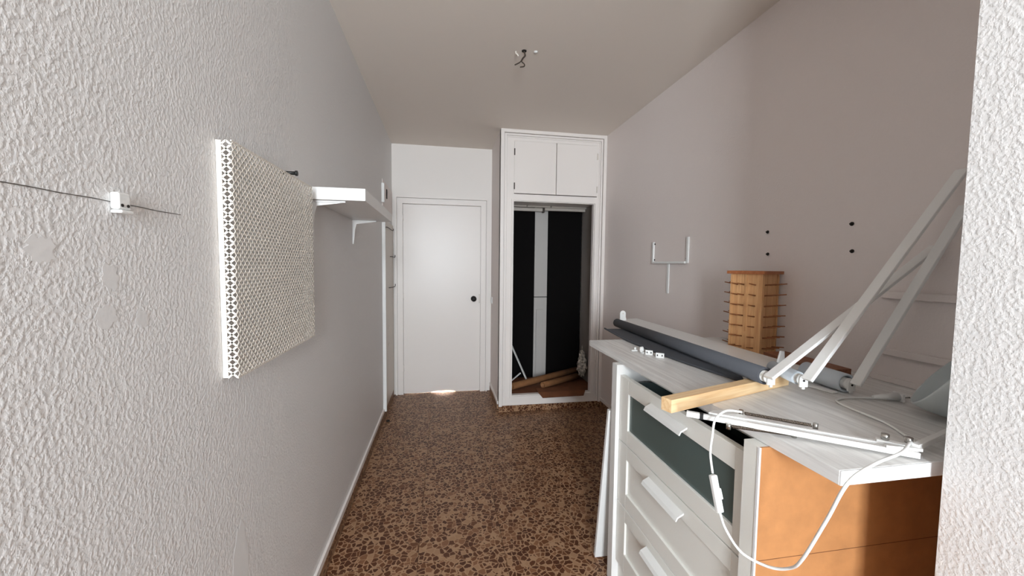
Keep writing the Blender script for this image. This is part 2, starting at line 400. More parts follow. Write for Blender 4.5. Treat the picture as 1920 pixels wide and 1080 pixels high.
def cardboard_tube(label, p0, p1, r):
    b = bmesh.new(); d = Vector(p1)-Vector(p0); L_ = d.length
    lathe(b, p0, d, [(r, 0), (r, L_), (r-.004, L_), (r-.004, 0), (r, 0)], 28)
    return tag(obj('cardboard_tube', b, M_CARD), label, 'tube', 'cardboard tubes on the closet floor')
cardboard_tube('long brown cardboard tube lying across the closet floor', (.665, 3.72, .199), (1.46, 4.09, .235), .034)
cardboard_tube('shorter brown cardboard tube with an open near end in the closet', (.985, 3.745, .189), (1.43, 3.975, .200), .032)
b = bmesh.new()   # cardboard flap bent over the sill
P = [(.90, 3.70, .170), (1.36, 3.72, .170), (1.385, 3.60, .163), (1.345, 3.535, .135), (.935, 3.535, .130), (.905, 3.60, .163)]
A = [b.verts.new(q) for q in P]; B = [b.verts.new(Vector(q)+Vector((0, -.002, .005))) for q in P]
for S in (A, B):
    b.faces.new((S[0], S[1], S[2], S[5])); b.faces.new((S[5], S[2], S[3], S[4]))
for i in range(6): b.faces.new((A[i], A[(i+1)%6], B[(i+1)%6], B[i]))
tag(obj('cardboard_sheet', b, M_CARDD), 'dark brown cardboard sheet hanging over the closet sill', 'cardboard')
ts = thing('white_stick', 'thin white T-shaped stick leaning in the left of the closet', 'stick', (.85, 3.95, .158))
b = bmesh.new(); bar(b, (.872, 3.93, .166), (.640, 4.12, .72), .016, .012); obj('shaft', b, M_WHITE, ts)
b = bmesh.new(); bar(b, (.665, 3.93, .165), (.80, 3.965, .26), .012, .010); obj('crossbar', b, M_WHITE, ts)
# crumpled bag
b = bmesh.new(); bmesh.ops.create_icosphere(b, subdivisions=4, radius=1)
for v in b.verts:
    q = v.co.copy(); r = 1+.22*math.sin(7*q.x+3*q.z)*math.sin(6*q.y+2)+.14*math.sin(15*q.z+4*q.y)+.10*random.uniform(-1, 1)
    taper = 1 if q.z < .1 else 1-.75*(q.z-.1)
    v.co = Vector((1.455+q.x*.042*r*taper, 3.90+q.y*.07*r*taper, .35+q.z*.16*r if q.z > 0 else .35+q.z*.13*r))
tag(obj('crumpled_bag', b, M_BAGW), 'crumpled pale patterned bag in the right corner of the closet', 'bag')

# switch on the side of the closet
sw = thing('light_switch', 'small white switch on the side of the closet box', 'switch', (CX0, 4.13, .99))
obj('plate', box(CX0-.009, CX0-.0005, 4.10, 4.17, .985, 1.055, bev=.002), M_PLAST, sw)
obj('rocker', box(CX0-.013, CX0-.0095, 4.115, 4.155, 1.0, 1.04, bev=.001), M_PLAST, sw)

# ------------------------------------------------------------------ left wall: panel by the door, shelf, mesh board, clip, line
pn = thing('tall_wall_panel', 'tall cream panel with wire hooks on the left wall beside the door', 'panel', (XL+.01, 3.88, .075))
obj('panel', box(XL+.0005, XL+.014, 3.565, 4.195, .075, 1.79), M_TRIM, pn)
obj('edge_strip', box(XL+.0005, XL+.030, 3.545, 3.5645, .075, 1.79, bev=.002), M_WHITE, pn)
for hz, ya, yb_ in ((1.73, 3.68, 4.05), (1.47, 3.95, 4.18), (1.17, 3.85, 4.19)):
    b = bmesh.new(); sweep(b, [(XL+.015, ya, hz), (XL+.03, ya+.01, hz), (XL+.034, (ya+yb_)/2, hz-.004), (XL+.034, yb_, hz), (XL+.034, yb_+.004, hz+.02)], .0035, 6)
    tag(obj('hook', b, M_WIRE, pn), 'thin wire hook')
for hz in (.62, .78):
    obj('screw_plate', box(XL+.0145, XL+.017, 3.80, 3.86, hz, hz+.02), M_TRIM, pn)
st = thing('upper_wall_strip', 'short white strip with a dark hinge above the left panel', 'strip', (XL+.01, 3.66, 1.93))
obj('strip', box(XL+.0005, XL+.024, 3.545, 3.575, 1.935, 2.10, bev=.002), M_WHITE, st)
obj('door_leaf', box(XL+.0005, XL+.006, 3.5755, 4.19, 1.90, 2.14), M_WALL, st)
obj('hinge', box(XL+.0065, XL+.012, 3.79, 3.82, 2.005, 2.09), M_HOLE, st)

sh = thing('wall_shelf', 'thick white floating shelf on two white brackets on the left wall', 'shelf', (XL+.1, 2.1, 1.655))
obj('board', box(XL+.001, -.317, 1.687, 2.505, 1.656, 1.706, bev=.002), M_WHITE, sh)
for y in (1.705, 2.44):
    b = bmesh.new()
    bx(b, XL+.001, XL+.006, y, y+.022, 1.515, 1.655); bx(b, XL+.006, XL+.135, y, y+.022, 1.649, 1.655)
    prism(b, [(XL+.006, y+.008, 1.649), (XL+.125, y+.008, 1.649), (XL+.022, y+.008, 1.634), (XL+.013, y+.008, 1.60), (XL+.006, y+.008, 1.525)], (0, .006, 0))
    obj('bracket', b, M_WHITE, sh)

# expanded metal board
eb = thing('mesh_board', 'white expanded metal mesh board with folded edges on the left wall', 'mesh board', (XL+.02, 1.33, 1.117))
MY0, MY1, MZ0, MZ1, MX = 1.045, 1.622, 1.116, 1.690, XL+.034
LA, SB = .0215, .0098
def lattice(bm, n_long, n_short, fn, w, t):
    """strands of staggered diamonds; fn(u,v,n) -> world, u along the long pitch"""
    for j in range(n_short):
        for i in range(n_long*2):
            s0 = (i + j) % 2
            # zig-zag strand between columns i and i+1 for row j
            for a, c in (((i, j+s0), (i+1, j+1-s0)),):
                p0 = (a[0]*LA/2, a[1]*SB); p1 = (c[0]*LA/2, c[1]*SB)
                dx, dy = p1[0]-p0[0], p1[1]-p0[1]; L_ = math.hypot(dx, dy); nx, ny = -dy/L_*w/2, dx/L_*w/2
                q = [(p0[0]+nx, p0[1]+ny), (p0[0]-nx, p0[1]-ny), (p1[0]-nx, p1[1]-ny), (p1[0]+nx, p1[1]+ny)]
                lo = [bm.verts.new(fn(x, y, -t/2)) for x, y in q]; hi = [bm.verts.new(fn(x, y, t/2)) for x, y in q]
                bm.faces.new(hi); bm.faces.new(lo[::-1])
                for k in range(4): bm.faces.new((lo[k], lo[(k+1)%4], hi[(k+1)%4], hi[k]))
b = bmesh.new()
nl = round((MY1-MY0)/LA); ns = round((MZ1-MZ0)/SB)
sy_, sz_ = (MY1-MY0)/(nl*LA), (MZ1-MZ0)/(ns*SB)
lattice(b, nl, ns, lambda u, v, n: Vector((MX+n, MY0+u*sy_, MZ0+v*sz_)), .0040, .0018)
obj('mesh_face', b, M_METALW, eb)['kind'] = 'stuff'
for yy, nm in ((MY0, 'near'), (MY1, 'far')):
    b = bmesh.new()
    lattice(b, 1, ns, lambda u, v, n: Vector((MX-.0225+u*1.03, yy+n, MZ0+v*sz_)), .0046, .0018)
    obj('folded_edge', b, M_METALW, eb)['kind'] = 'stuff'
    obj('edge_rim', box(XL+.0008, MX-.0215, yy-.0012, yy+.0012, MZ0, MZ1), M_METALW, eb)
obj('edge_rim', box(MX-.002, MX+.001, MY0, MY1, MZ1-.001, MZ1+.002), M_METALW, eb)
obj('edge_rim', box(MX-.002, MX+.001, MY0, MY1, MZ0-.002, MZ0+.001), M_METALW, eb)
b = bmesh.new(); cyl(b, (XL+.002, 1.425, 1.700), (MX+.010, 1.425, 1.700), .006, n=12); cyl(b, (MX+.010, 1.425, 1.700), (MX+.016, 1.425, 1.700), .009, n=12)
tag(obj('screw_knob', b, M_BLACKP, eb), 'black fixing screw')

cc = thing('cable_clip', 'small white plastic cable clip on the left wall', 'clip', (XL+.01, .754, 1.480))
obj('clip_body', box(XL+.0005, XL+.013, .738, .764, 1.485, 1.513, bev=.003), M_PLAST, cc)
obj('lip', box(XL+.0005, XL+.017, .738, .764, 1.479, 1.4845, bev=.002), M_PLAST, cc)
for dy in (-.006, .006):
    b = bmesh.new(); cyl(b, (XL+.0125, .751+dy, 1.492), (XL+.0142, .751+dy, 1.492), .0026, n=10); obj('hole', b, M_HOLE, cc)
b = bmesh.new()
pts = [(XL+.0008, .40+.0255*k, 1.4965+.0004*math.sin(k*1.7)+.0004*math.sin(k*.6)) for k in range(21)]
sweep(b, pts, .0006, 5, k=3)
tag(obj('thread_line', b, M_WIRE), 'thin dark thread running along the left wall', 'thread')
def patch(y, z, ry, rz, seed):
    rr = random.Random(seed); n = 22; b = bmesh.new()
    poly = [(XL+.0003, y+ry*math.cos(2*math.pi*k/n)*(1+.25*rr.uniform(-1, 1)), z+rz*math.sin(2*math.pi*k/n)*(1+.25*rr.uniform(-1, 1))) for k in range(n)]
    prism(b, poly, (.0002, 0, 0)); o = obj('filler_patch', b, M_FILL, wl); tag(o, 'smooth patch of filler')
for a in ((.624, 1.415, .020, .020, 1), (.731, 1.374, .016, .022, 2), (.722, 1.312, .020, .018, 3), (.796, 1.298, .014, .016, 4), (1.10, .60, .035, .10, 6)): patch(*a)

# ------------------------------------------------------------------ right wall: small frame, screw holes
wr = thing('wall_rack_frame', 'small white U-shaped rack with a stem on the right wall', 'rack', (XR-.02, 2.45, 1.216))
obj('side_strip', box(XR-.011, XR-.0005, 2.650, 2.672, 1.425, 1.580, bev=.002), M_PLAST, wr)
obj('side_strip', box(XR-.011, XR-.0005, 2.236, 2.256, 1.425, 1.592, bev=.002), M_PLAST, wr)
obj('bottom_strip', box(XR-.022, XR-.0005, 2.2565, 2.6495, 1.423, 1.437, bev=.002), M_PLAST, wr)
obj('stem', box(XR-.007, XR-.0005, 2.448, 2.474, 1.216, 1.4225, bev=.002), M_PLAST, wr)
for (y, z) in ((2.645, 1.565), (2.645, 1.45), (2.262, 1.455)):
    b = bmesh.new(); cyl(b, (XR-.0005, y, z), (XR-.004, y, z), .006, n=10); obj('screw', b, M_HOLE, wr)
for i, (y, z) in enumerate(((1.635, 1.573), (1.628, 1.467), (1.244, 1.572), (1.237, 1.468))):
    b = bmesh.new(); cyl(b, (XR-.0005, y, z), (XR-.003, y, z), .0075, n=12); cyl(b, (XR-.003, y, z), (XR-.010, y, z), .0035, n=10)
    tag(obj('wall_plug', b, M_HOLE), ['upper dark wall plug above the wooden tower', 'lower dark wall plug just above the wooden tower', 'upper dark wall plug left of the leaning white bars', 'lower dark wall plug left of the leaning white bars'][i], 'wall plug', 'screw plugs in the right wall')

# white rail panel standing on the worktop against the right wall
rp = thing('rail_panel', 'white panel with two ledges against the right wall behind the lamp', 'panel', (XR-.01, .86, 1.011))
PW = M_WHITE
obj('panel', box(XR-.012, XR-.001, .60, 1.118, 1.011, 1.300), M_WALL, rp)
obj('ledge', box(XR-.026, XR-.001, .60, 1.118, 1.3005, 1.325, bev=.002), M_WALL, rp)
obj('ledge', box(XR-.026, XR-.0125, .60, 1.100, 1.105, 1.128, bev=.002), M_WALL, rp)
obj('foot_rail', box(XR-.024, XR-.0125, .60, 1.125, 1.011, 1.030), M_WALL, rp)

# ------------------------------------------------------------------ ceiling outlet with bare wires
cw = thing('ceiling_wires', 'two bare dark wires hanging from a hole in the ceiling', 'wires', (.457, 2.275, ZC-.13))
b = bmesh.new(); cyl(b, (.457, 2.275, ZC-.0005), (.457, 2.275, ZC-.004), .014, n=14); obj('hole', b, M_HOLE, cw)
b = bmesh.new(); sweep(b, [(.457, 2.275, ZC-.003), (.463, 2.27, ZC-.03), (.447, 2.255, ZC-.055), (.438, 2.25, ZC-.075), (.452, 2.245, ZC-.09), (.450, 2.235, ZC-.108), (.425, 2.22, ZC-.122)], .0035, 6); obj('wire', b, M_WIRE, cw)
b = bmesh.new(); sweep(b, [(.455, 2.272, ZC-.003), (.460, 2.267, ZC-.03), (.444, 2.252, ZC-.055), (.430, 2.245, ZC-.08), (.415, 2.235, ZC-.095), (.395, 2.23, ZC-.108)], .0035, 6); obj('wire', b, M_WIRE, cw)
b = bmesh.new(); sweep(b, [(.410, 2.29, ZC-.0005), (.412, 2.29, ZC-.012), (.420, 2.285, ZC-.02), (.424, 2.285, ZC-.030)], .004, 6); obj('hook', b, M_METALW, cw)
b = bmesh.new(); lathe(b, (.525, 2.272, ZC-.0005), (0, 0, -1), [(.012, 0), (.012, .004), (.006, .007), (0, .007)], 14); obj('screw_plug', b, M_PLAST, cw)

# ================================================================== DRESSER + WORKTOP
T = 1.01
TX = .757
ds = thing('chest_of_drawers', 'white chest of drawers with dark glass top drawer under the worktop', 'dresser', (.98, 1.17, 0))
SX0, SX1 = .730, 1.300
NY0, NY1, FY0, FY1 = .772, .818, 1.532, 1.576
obj('side_panel', box(SX0, SX1, NY0+.003, NY1, 0, .979), M_DRESS, ds)
obj('side_panel', box(SX0, SX1, FY0, FY1, 0, .979), M_WHITE, ds)
tag(obj('side_face', box(SX0+.004, SX1, NY0-.002, NY0+.0028, .02, .979), M_MDF, ds), 'raw brown hardboard side')
obj('edge_strip', box(SX0-.0012, SX0+.0038, NY0-.003, NY0+.0028, 0, .979), M_EDGE, ds)
obj('seam', box(SX0+.006, SX1-.002, NY0-.0026, NY0-.0021, .700, .7012), M_CARDD, ds)
obj('back_panel', box(SX1-.012, SX1-.0005, NY1+.0005, FY0-.0005, .06, .979), M_MDF, ds)
obj('plinth', box(SX0+.03, SX0+.05, NY1+.0005, FY0-.0005, 0, .10), M_DRESS, ds)
obj('top_rail', box(SX0+.11, SX0+.13, NY1+.0005, FY0-.0005, .93, .979), M_DRESS, ds)
DF = SX0+.016      # face of the drawer fronts, set back in the carcass
y0, y1 = NY1+.003, FY0-.003
for k, (z0, z1, p0, p1) in enumerate(((.659, .937, .722, .875), (.391, .655, .452, .598), (.112, .387, .190, .330))):
    dr = obj('drawer', box(DF+.012, DF+.020, y0, y1, z0, z1), M_DRESS, ds)
    sy0, sy1 = y0+.042, y1-.075
    b = bmesh.new()
    bx(b, DF, DF+.0115, y0, sy0, z0, z1, bev=.0015); bx(b, DF, DF+.0115, sy1, y1, z0, z1, bev=.0015)
    bx(b, DF, DF+.0115, sy0, sy1, z0, p0, bev=.0015); bx(b, DF, DF+.0115, sy0, sy1, p1, z1, bev=.0015)
    obj('front_frame', b, M_DRESS, dr)
    pl = obj('front_panel', box(DF+.0085, DF+.0118, sy0+.0005, sy1-.0005, p0+.0005, p1-.0005), M_GLASSY if k == 0 else M_DRESS, dr)
    if k == 0: tag(pl, 'dark grey-green frosted glass panel')
    # drawer box behind the front
    b = bmesh.new()
    bx(b, DF+.0205, SX1-.06, y0+.02, y0+.032, z0+.02, z1-.03); bx(b, DF+.0205, SX1-.06, y1-.032, y1-.02, z0+.02, z1-.03)
    bx(b, DF+.0205, SX1-.06, y0+.032, y1-.032, z0+.02, z0+.026); bx(b, SX1-.075, SX1-.06, y0+.032, y1-.032, z0+.026, z1-.03)
    obj('drawer_box', b, M_GLASSY if k == 0 else M_DRESS, dr)
    # grip: sloping white strip with a lip
    hy0, hy1, hz = 1.063, 1.278, p1+.028
    b = bmesh.new()
    poly = [(DF-.001, hy0, hz), (DF-.024, hy0, hz-.012), (DF-.030, hy0, hz-.024), (DF-.026, hy0, hz-.026), (DF-.021, hy0, hz-.016), (DF-.001, hy0, hz-.006)]
    prism(b, poly, (0, hy1-hy0, 0)); tag(obj('handle', b, M_PLAST, dr), 'white lipped grip')

wt = thing('worktop', 'long bleached-wood worktop board lying on the chest of drawers', 'worktop', (1.14, 1.26, T-.03))
obj('board', box(TX, XR-.002, .608, 1.920, T-.030, T, bev=.0012), M_TOP, wt)
obj('end_edge', box(TX+.0005, XR-.0025, .605, .6078, T-.0295, T-.0005), M_EDGE, wt)

# narrow white boards leaning on the far end of the dresser
b = bmesh.new(); bar(b, (.80, 1.689, .004), (.812, 1.603, .755), .17, .016, up=(0, -1, .1)); 
tag(obj('leaning_board', b, M_WHITE), 'narrow white board leaning upright against the far side of the dresser', 'board')

# ================================================================== THINGS ON THE WORKTOP
# pine batten
b = bmesh.new(); bar(b, (0, 0, 0), (.565, 0, 0), .034, .036, bev=.001)
bt = obj('pine_batten', b, M_PINE); 
dv = Vector((1.14-.60, 1.108-.936, 0)).normalized()
bt.rotation_euler = (0, 0, math.atan2(dv.y, dv.x)); bt.location = (.592+.2825*dv.x, .938+.2825*dv.y, T+.0005)
BASE[bt.name] = bt.location
tag(bt, 'square pine batten lying across the worktop edge', 'batten')

def bracket(parent, c, axis, r):
    """white end fitting: pin, disc and drop tab with hole; c = end centre of the tube, axis points out of the tube"""
    c = Vector(c); a = Vector(axis).normalized()
    b = bmesh.new(); lathe(b, c, a, [(r*.72, 0), (r*.72, .008), (r*.60, .009), (r*.60, .016), (r*.74, .017), (r*.74, .024), (0, .024)], 24); obj('end_cap', b, M_PLAST, parent)
    d, s, u = frame_of(c, c+a)
    b = bmesh.new(); q = c + a*.030
    poly = []
    for k in range(9): 
        t = math.pi*k/8; poly.append(q + s*.012*math.cos(t) + u*(.004+.012*math.sin(t)))
    poly += [q - s*.012 - u*.020, q - s*.004 - u*.020, q - s*.004 - u*.027, q + s*.004 - u*.027, q + s*.004 - u*.020, q + s*.012 - u*.020]
    prism(b, poly, -a*.005); tb = obj('drop_tab', b, M_PLAST, parent)
    b = bmesh.new(); cyl(b, q + a*.0003 - u*.001, q + a*.0016 - u*.001, .0032, n=10); obj('hole', b, M_HOLE, tb)

# charcoal roller blind
r1 = .026
n1, f1 = Vector((.957, 1.003, T+.0375+r1+.0008)), Vector((1.098, 2.320, T+r1+.001))
rb = thing('roller_blind', 'long charcoal roller blind lying on the worktop', 'roller blind', (1.045, 1.68, T))
b = bmesh.new(); a1 = (f1-n1); L_ = a1.length
lathe(b, n1, a1, [(.019, .006), (.019, 0), (r1, 0), (r1, L_), (.019, L_), (.019, L_-.006)], 36); obj('fabric_roll', b, M_DARKF, rb)
bracket(rb, n1+Vector((0, .004, 0)), -a1, .024)
b = bmesh.new()
e = catmull([(1.000, 1.11, T+.003), (.958, 1.42, T+.003), (.944, 1.70, T+.003), (.945, 1.92, T+.004), (.963, 2.192, T+.010)], 6)
prev = None
for i, q in enumerate(e):
    yy = q.y; tt = (yy-n1.y)/(f1.y-n1.y); xt = n1.x+(f1.x-n1.x)*tt; zt = n1.z+(f1.z-n1.z)*tt-.022
    ring = [b.verts.new((q.x+(xt-q.x)*k/4, yy, q.z + (zt-q.z)*(k/4)**2)) for k in range(5)]
    if prev:
        for k in range(4): b.faces.new((prev[k], prev[k+1], ring[k+1], ring[k])).smooth = True
    prev = ring
fo = obj('loose_fabric', b, M_DARKF, rb); so = fo.modifiers.new('thick', 'SOLIDIFY'); so.thickness = .0012; so.offset = 1
b = bmesh.new(); sweep(b, [tuple(q+Vector((-.004, 0, .004))) for q in e], .005, 8, smooth=False); obj('bottom_bar', b, M_DARKF, rb)

# pale blinds whose near ends lie beside it
r2 = .020; zb2 = T+.0365+r2+.001
n2, f2 = Vector((1.062, .992, zb2)), Vector((1.094, 1.118, zb2))
rb2 = thing('roller_blind', 'thin pale blue blind roll resting on the pine batten', 'roller blind', (1.08, 1.05, T+.0365))
b = bmesh.new(); a2 = f2-n2; lathe(b, n2, a2, [(.012, .005), (.012, 0), (r2, 0), (r2, a2.length), (0, a2.length)], 32); obj('fabric_roll', b, M_LIGHTF, rb2)
bracket(rb2, n2+a2.normalized()*.004, -a2, .021)
r3 = .030; z3 = T+r3+.001
n3, f3 = Vector((1.250, 1.000, z3)), Vector((1.262, 1.150, z3))
rb3 = thing('roller_blind', 'thick white blind roll with a loose strip nearest the right wall', 'roller blind', (1.26, 1.08, T))
b = bmesh.new(); a3 = f3-n3; lathe(b, n3, a3, [(.016, .02), (.024, .012), (.024, 0), (r3, 0), (r3, a3.length), (0, a3.length)], 36); obj('fabric_roll', b, M_LIGHTF, rb3)
bracket(rb3, n3+a3.normalized()*.012, -a3, .024)
b = bmesh.new(); bar(b, (1.205, .995, T+.004), (1.180, 1.13, T+.004), .022, .005, bev=.001); obj('bottom_bar', b, M_PLAST, rb3)

# three long white laths leaning from the blinds to the wall
def lath(p0, p1, label, w=.031, t=.010, up=(0, 0, 1)):
    b = bmesh.new(); bar(b, p0, p1, w, t, up=up, bev=.0015)
    return tag(obj('white_lath', b, M_WHITE), label, 'lath', 'white laths leaning on the right wall')
lath((0.933, 0.966, 1.081), (1.515, 0.969, 1.474), 'shortest of three white laths, rising from the charcoal blind')
lath((1.012, 0.918, 1.085), (1.495, 0.907, 1.694), 'longest white lath, reaching highest on the right wall')
lath((1.218, .948, 1.053), (1.512, .904, 1.591), 'white lath nearest the lampshade, rising from the thick white blind')

# white plank with brown edge
pk = thing('white_plank', 'long white plank with a brown front edge behind the charcoal blind', 'plank', (1.21, 1.8, T))
b = bmesh.new(); prism(b, [(1.108, 1.165, T+.012), (1.305, 1.165, T+.012), (1.322, 2.49, T+.012), (1.152, 2.447, T+.012)], (0, 0, .018)); obj('board', b, M_WHITE, pk)
b = bmesh.new(); prism(b, [(1.1035, 1.165, T+.0005), (1.1075, 1.165, T+.0005), (1.1515, 2.447, T+.0005), (1.1475, 2.447, T+.0005)], (0, 0, .029)); obj('front_edge', b, M_BROWN, pk)
b = bmesh.new(); prism(b, [(1.108, 1.165, T+.0005), (1.305, 1.165, T+.0005), (1.312, 1.90, T+.0005), (1.133, 1.90, T+.0005)], (0, 0, .0113)); obj('underside', b, M_BROWN, pk)
fc = thing('end_bracket', 'small white round-headed bracket standing on the far end of the plank', 'bracket', (1.176, 2.40, T+.0302))
b = bmesh.new(); q = Vector((1.176, 2.40, T+.0302)); poly = []
for k in range(13): t = math.pi*k/12; poly.append(q+Vector((.020*math.cos(t), 0, .045+.020*math.sin(t))))
poly += [q+Vector((-.020, 0, 0)), q+Vector((.024, 0, 0)), q+Vector((.024, 0, .012)), q+Vector((.020, 0, .02))]
prism(b, poly, (0, .006, 0)); obj('plate', b, M_PLAST, fc)
b = bmesh.new(); cyl(b, q+Vector((0, -.0003, .045)), q+Vector((0, -.002, .045)), .004, n=10); obj('hole', b, M_TRIM, fc)
# bracket lying at the near end of the plank
nb = thing('angle_bracket', 'small white angle bracket between the pale blind rolls', 'bracket', (1.20, 1.12, T+.031))
b = bmesh.new(); bar(b, (1.165, 1.170, T+.0375), (1.232, 1.192, T+.0375), .022, .014, bev=.002); obj('foot', b, M_PLAST, nb)
b = bmesh.new(); prism(b, [(1.196, 1.200, T+.045), (1.240, 1.215, T+.045), (1.234, 1.213, T+.085), (1.214, 1.206, T+.088)], (-.002, .006, 0)); obj('plate', b, M_PLAST, nb)
# brown offcut
b = bmesh.new(); prism(b, [(1.345, 1.15, T+.0005), (1.455, 1.15, T+.0005), (1.47, 1.44, T+.0005), (1.36, 1.44, T+.0005)], (0, 0, .028))
tag(obj('brown_board', b, M_BROWN), 'short brown wooden board beside the right wall behind the blinds', 'board')

# thread spool tower
tc_, ta, tz0, tz1, rot = Vector((1.422, 1.576, 0)), .142, T+.0005, 1.386, math.radians(20)
tw_ = thing('spool_tower', 'square wooden thread tower bristling with rows of pegs', 'spool rack', (tc_.x, tc_.y, tz0))
def rotp(x, y, z): 
    return Vector((tc_.x + x*math.cos(rot)-y*math.sin(rot), tc_.y + x*math.sin(rot)+y*math.cos(rot), z))
def rbox(x0, x1, y0, y1, z0, z1):
    b = bmesh.new(); prism(b, [rotp(x0, y0, z0), rotp(x1, y0, z0), rotp(x1, y1, z0), rotp(x0, y1, z0)], (0, 0, z1-z0)); return b
h = ta/2
obj('column', rbox(-h+.004, h-.004, -h+.004, h-.004, tz0, tz1-.0145), M_TOWER, tw_)
for (sx, sy) in ((-1, -1), (1, -1), (-1, 1)):
    obj('corner_batten', rbox(min(sx*h, sx*(h-.010)), max(sx*h, sx*(h-.010)), min(sy*h, sy*(h-.010)), max(sy*h, sy*(h-.010)), tz0, tz1-.0148), M_TOWER, tw_)
obj('centre_batten', rbox(-h-.001, -h+.0038, -.004, .004, tz0+.10, tz1-.0148), M_TOWER, tw_)
obj('cap', rbox(-h-.012, h+.012, -h-.012, h+.012, tz1-.014, tz1), M_CAP, tw_)
peg_m = None
for row in range(7):
    z = tz0+.028+row*.0475
    for col in (-.040, 0.0, .040):
        for (nx, ny) in ((-1, 0), (0, -1), (0, 1)):
            if (nx, ny) == (-1, 0) and col == 0: col2 = .012
            else: col2 = col
            p = rotp(nx*(h-.005)+(0 if nx else col2), ny*(h-.005)+(0 if ny else col2), z)
            dv = (rotp(nx, ny, 0)-rotp(0, 0, 0))
            if peg_m is None:
                b = bmesh.new(); cyl(b, (0, 0, 0), (0, 0, .052), .0032, .0024, n=8)
                peg_m = bpy.data.meshes.new('peg'); b.to_mesh(peg_m); b.free(); peg_m.materials.append(M_PEG)
            pg = bpy.data.objects.new('peg', peg_m); COL.objects.link(pg); pg.parent = tw_
            pg.location = p - BASE[tw_.name]
            pg.rotation_euler = (Vector((dv.x, dv.y, .14)).normalized()).to_track_quat('Z', 'Y').to_euler()

# small white clips
def clip_block(c, ang, label, w=.030, d=.016, hh=.018):
    t = thing('blind_clip', label, 'clip', (c[0], c[1], T), 'small white plastic clips on the worktop')
    ca, sa = math.cos(ang), math.sin(ang)
    def P(x, y, z): return Vector((c[0]+x*ca-y*sa, c[1]+x*sa+y*ca, T+.0004+z))
    b = bmesh.new(); prism(b, [P(-w/2, -d/2, 0), P(w/2, -d/2, 0), P(w/2, d/2, 0), P(-w/2, d/2, 0)], (0, 0, .005)); obj('base', b, M_PLAST, t)
    b = bmesh.new(); prism(b, [P(-w/2, -d/2, .0052), P(w/2, -d/2, .0052), P(w/2, -d/2+.005, .0052), P(-w/2, -d/2+.005, .0052)], (0, 0, hh-.005)); f = obj('front_plate', b, M_PLAST, t)
    for x in (-w*.28, w*.28):
        b = bmesh.new(); prism(b, [P(x-.002, -d/2-.0012, .007), P(x+.002, -d/2-.0012, .007), P(x+.002, -d/2-.0002, .007), P(x-.002, -d/2-.0002, .007)], (0, 0, .007)); obj('slot', b, M_HOLE, f)
    return t
clip_block((.900, 1.570), math.radians(-38), 'white two-slot clip on the worktop, between the ring and the front clip', .030, .016, .020)
clip_block((.917, 1.512), math.radians(-38), 'frontmost white two-slot clip, nearest the pine batten', .034, .016, .020)
t = thing('blind_clip', 'low white T-shaped clip farthest along the worktop', 'clip', (.87, 1.648, T), 'small white plastic clips on the worktop')
b = bmesh.new(); bx(b, .852, .886, 1.640, 1.654, T+.0004, T+.006, bev=.002); obj('base', b, M_PLAST, t)
b = bmesh.new(); cyl(b, (.872, 1.647, T+.0062), (.872, 1.647, T+.018), .005, n=12); obj('peg', b, M_PLAST, t)
t = thing('blind_clip', 'white ring-shaped clip standing second from the far end', 'clip', (.886, 1.605, T), 'small white plastic clips on the worktop')
b = bmesh.new()
rg = lathe(b, (.879, 1.609, T+.0145), (.6, -.7, .1), [(.010, 0), (.014, 0), (.014, .010), (.010, .010), (.010, 0)], 20); obj('ring', b, M_PLAST, t)
b = bmesh.new(); bx(b, .882, .900, 1.598, 1.610, T+.0004, T+.004); obj('foot', b, M_PLAST, t)

# ------------------------------------------------------------------ folded desk lamp
lp = thing('desk_lamp', 'white folding desk lamp lying on the worktop with its cord hanging in a loop', 'desk lamp', (.95, .72, T))
A0, A1 = Vector((.640, .852, 1.030)), Vector((.966, .622, 1.020))
dd = (A1-A0).normalized(); ss = Vector((dd.y, -dd.x, 0)).normalized()
if ss.y > 0: ss = -ss
la = obj('lower_arm', (lambda bm: (bar(bm, A0+ss*.006, A1+ss*.006, .011, .012, bev=.001), bm)[1])(bmesh.new()), M_WHITE, lp)
b = bmesh.new(); bar(b, A0+dd*.050-ss*.022, A1-dd*.02-ss*.020, .011, .012, bev=.001); obj('lower_arm', b, M_WHITE, lp)
b = bmesh.new(); bar(b, A0+ss*.006-dd*.038, A0+ss*.006-dd*.008, .012, .013, bev=.001); tag(obj('arm_tip', b, M_PLAST, lp), 'white square arm tip')
b = bmesh.new(); bar(b, A0+ss*.006-dd*.0075, A0+ss*.006-dd*.0005, .0125, .0135); obj('arm_collar', b, M_BLACKP, lp)
b = bmesh.new()   # side plate at the left joint
up = Vector((0, 0, 1))
poly = [A0+dd*.012-ss*.001, A0+dd*.095-ss*.001, A0+dd*.095-ss*.026, A0+dd*.040-ss*.034, A0+dd*.022-ss*.022]
prism(b, [q+up*.0065 for q in poly], (0, 0, .004)); obj('joint_plate', b, M_WHITE, lp)
b = bmesh.new(); bar(b, A1-dd*.06-ss*.022+up*.008, A1+dd*.010-ss*.010+up*.008, .014, .006); bar(b, A1-dd*.055+ss*.010+up*.008, A1+dd*.008-ss*.006+up*.008, .006, .006); obj('joint_plate', b, M_WHITE, lp)
def spring(p0, p1):
    p0, p1 = Vector(p0), Vector(p1); d, s, u = frame_of(p0, p1); L_ = (p1-p0).length
    b = bmesh.new(); n = 44; pts = []
    for i in range(n*6+1):
        t = i/(n*6); a = 2*math.pi*i/6
        pts.append(p0 + d*(L_*(.05+.9*t)) + (s*math.cos(a)+u*math.sin(a))*.0032)
    sweep(b, pts, .0014, 4, smooth=False)
    sp = obj('spring', b, M_STEEL, lp)
    for q in (p0, p1):
        b = bmesh.new(); cyl(b, q-u*.007, q+u*.007, .0052, n=14); obj('spring_pin', b, M_CHROME, sp)
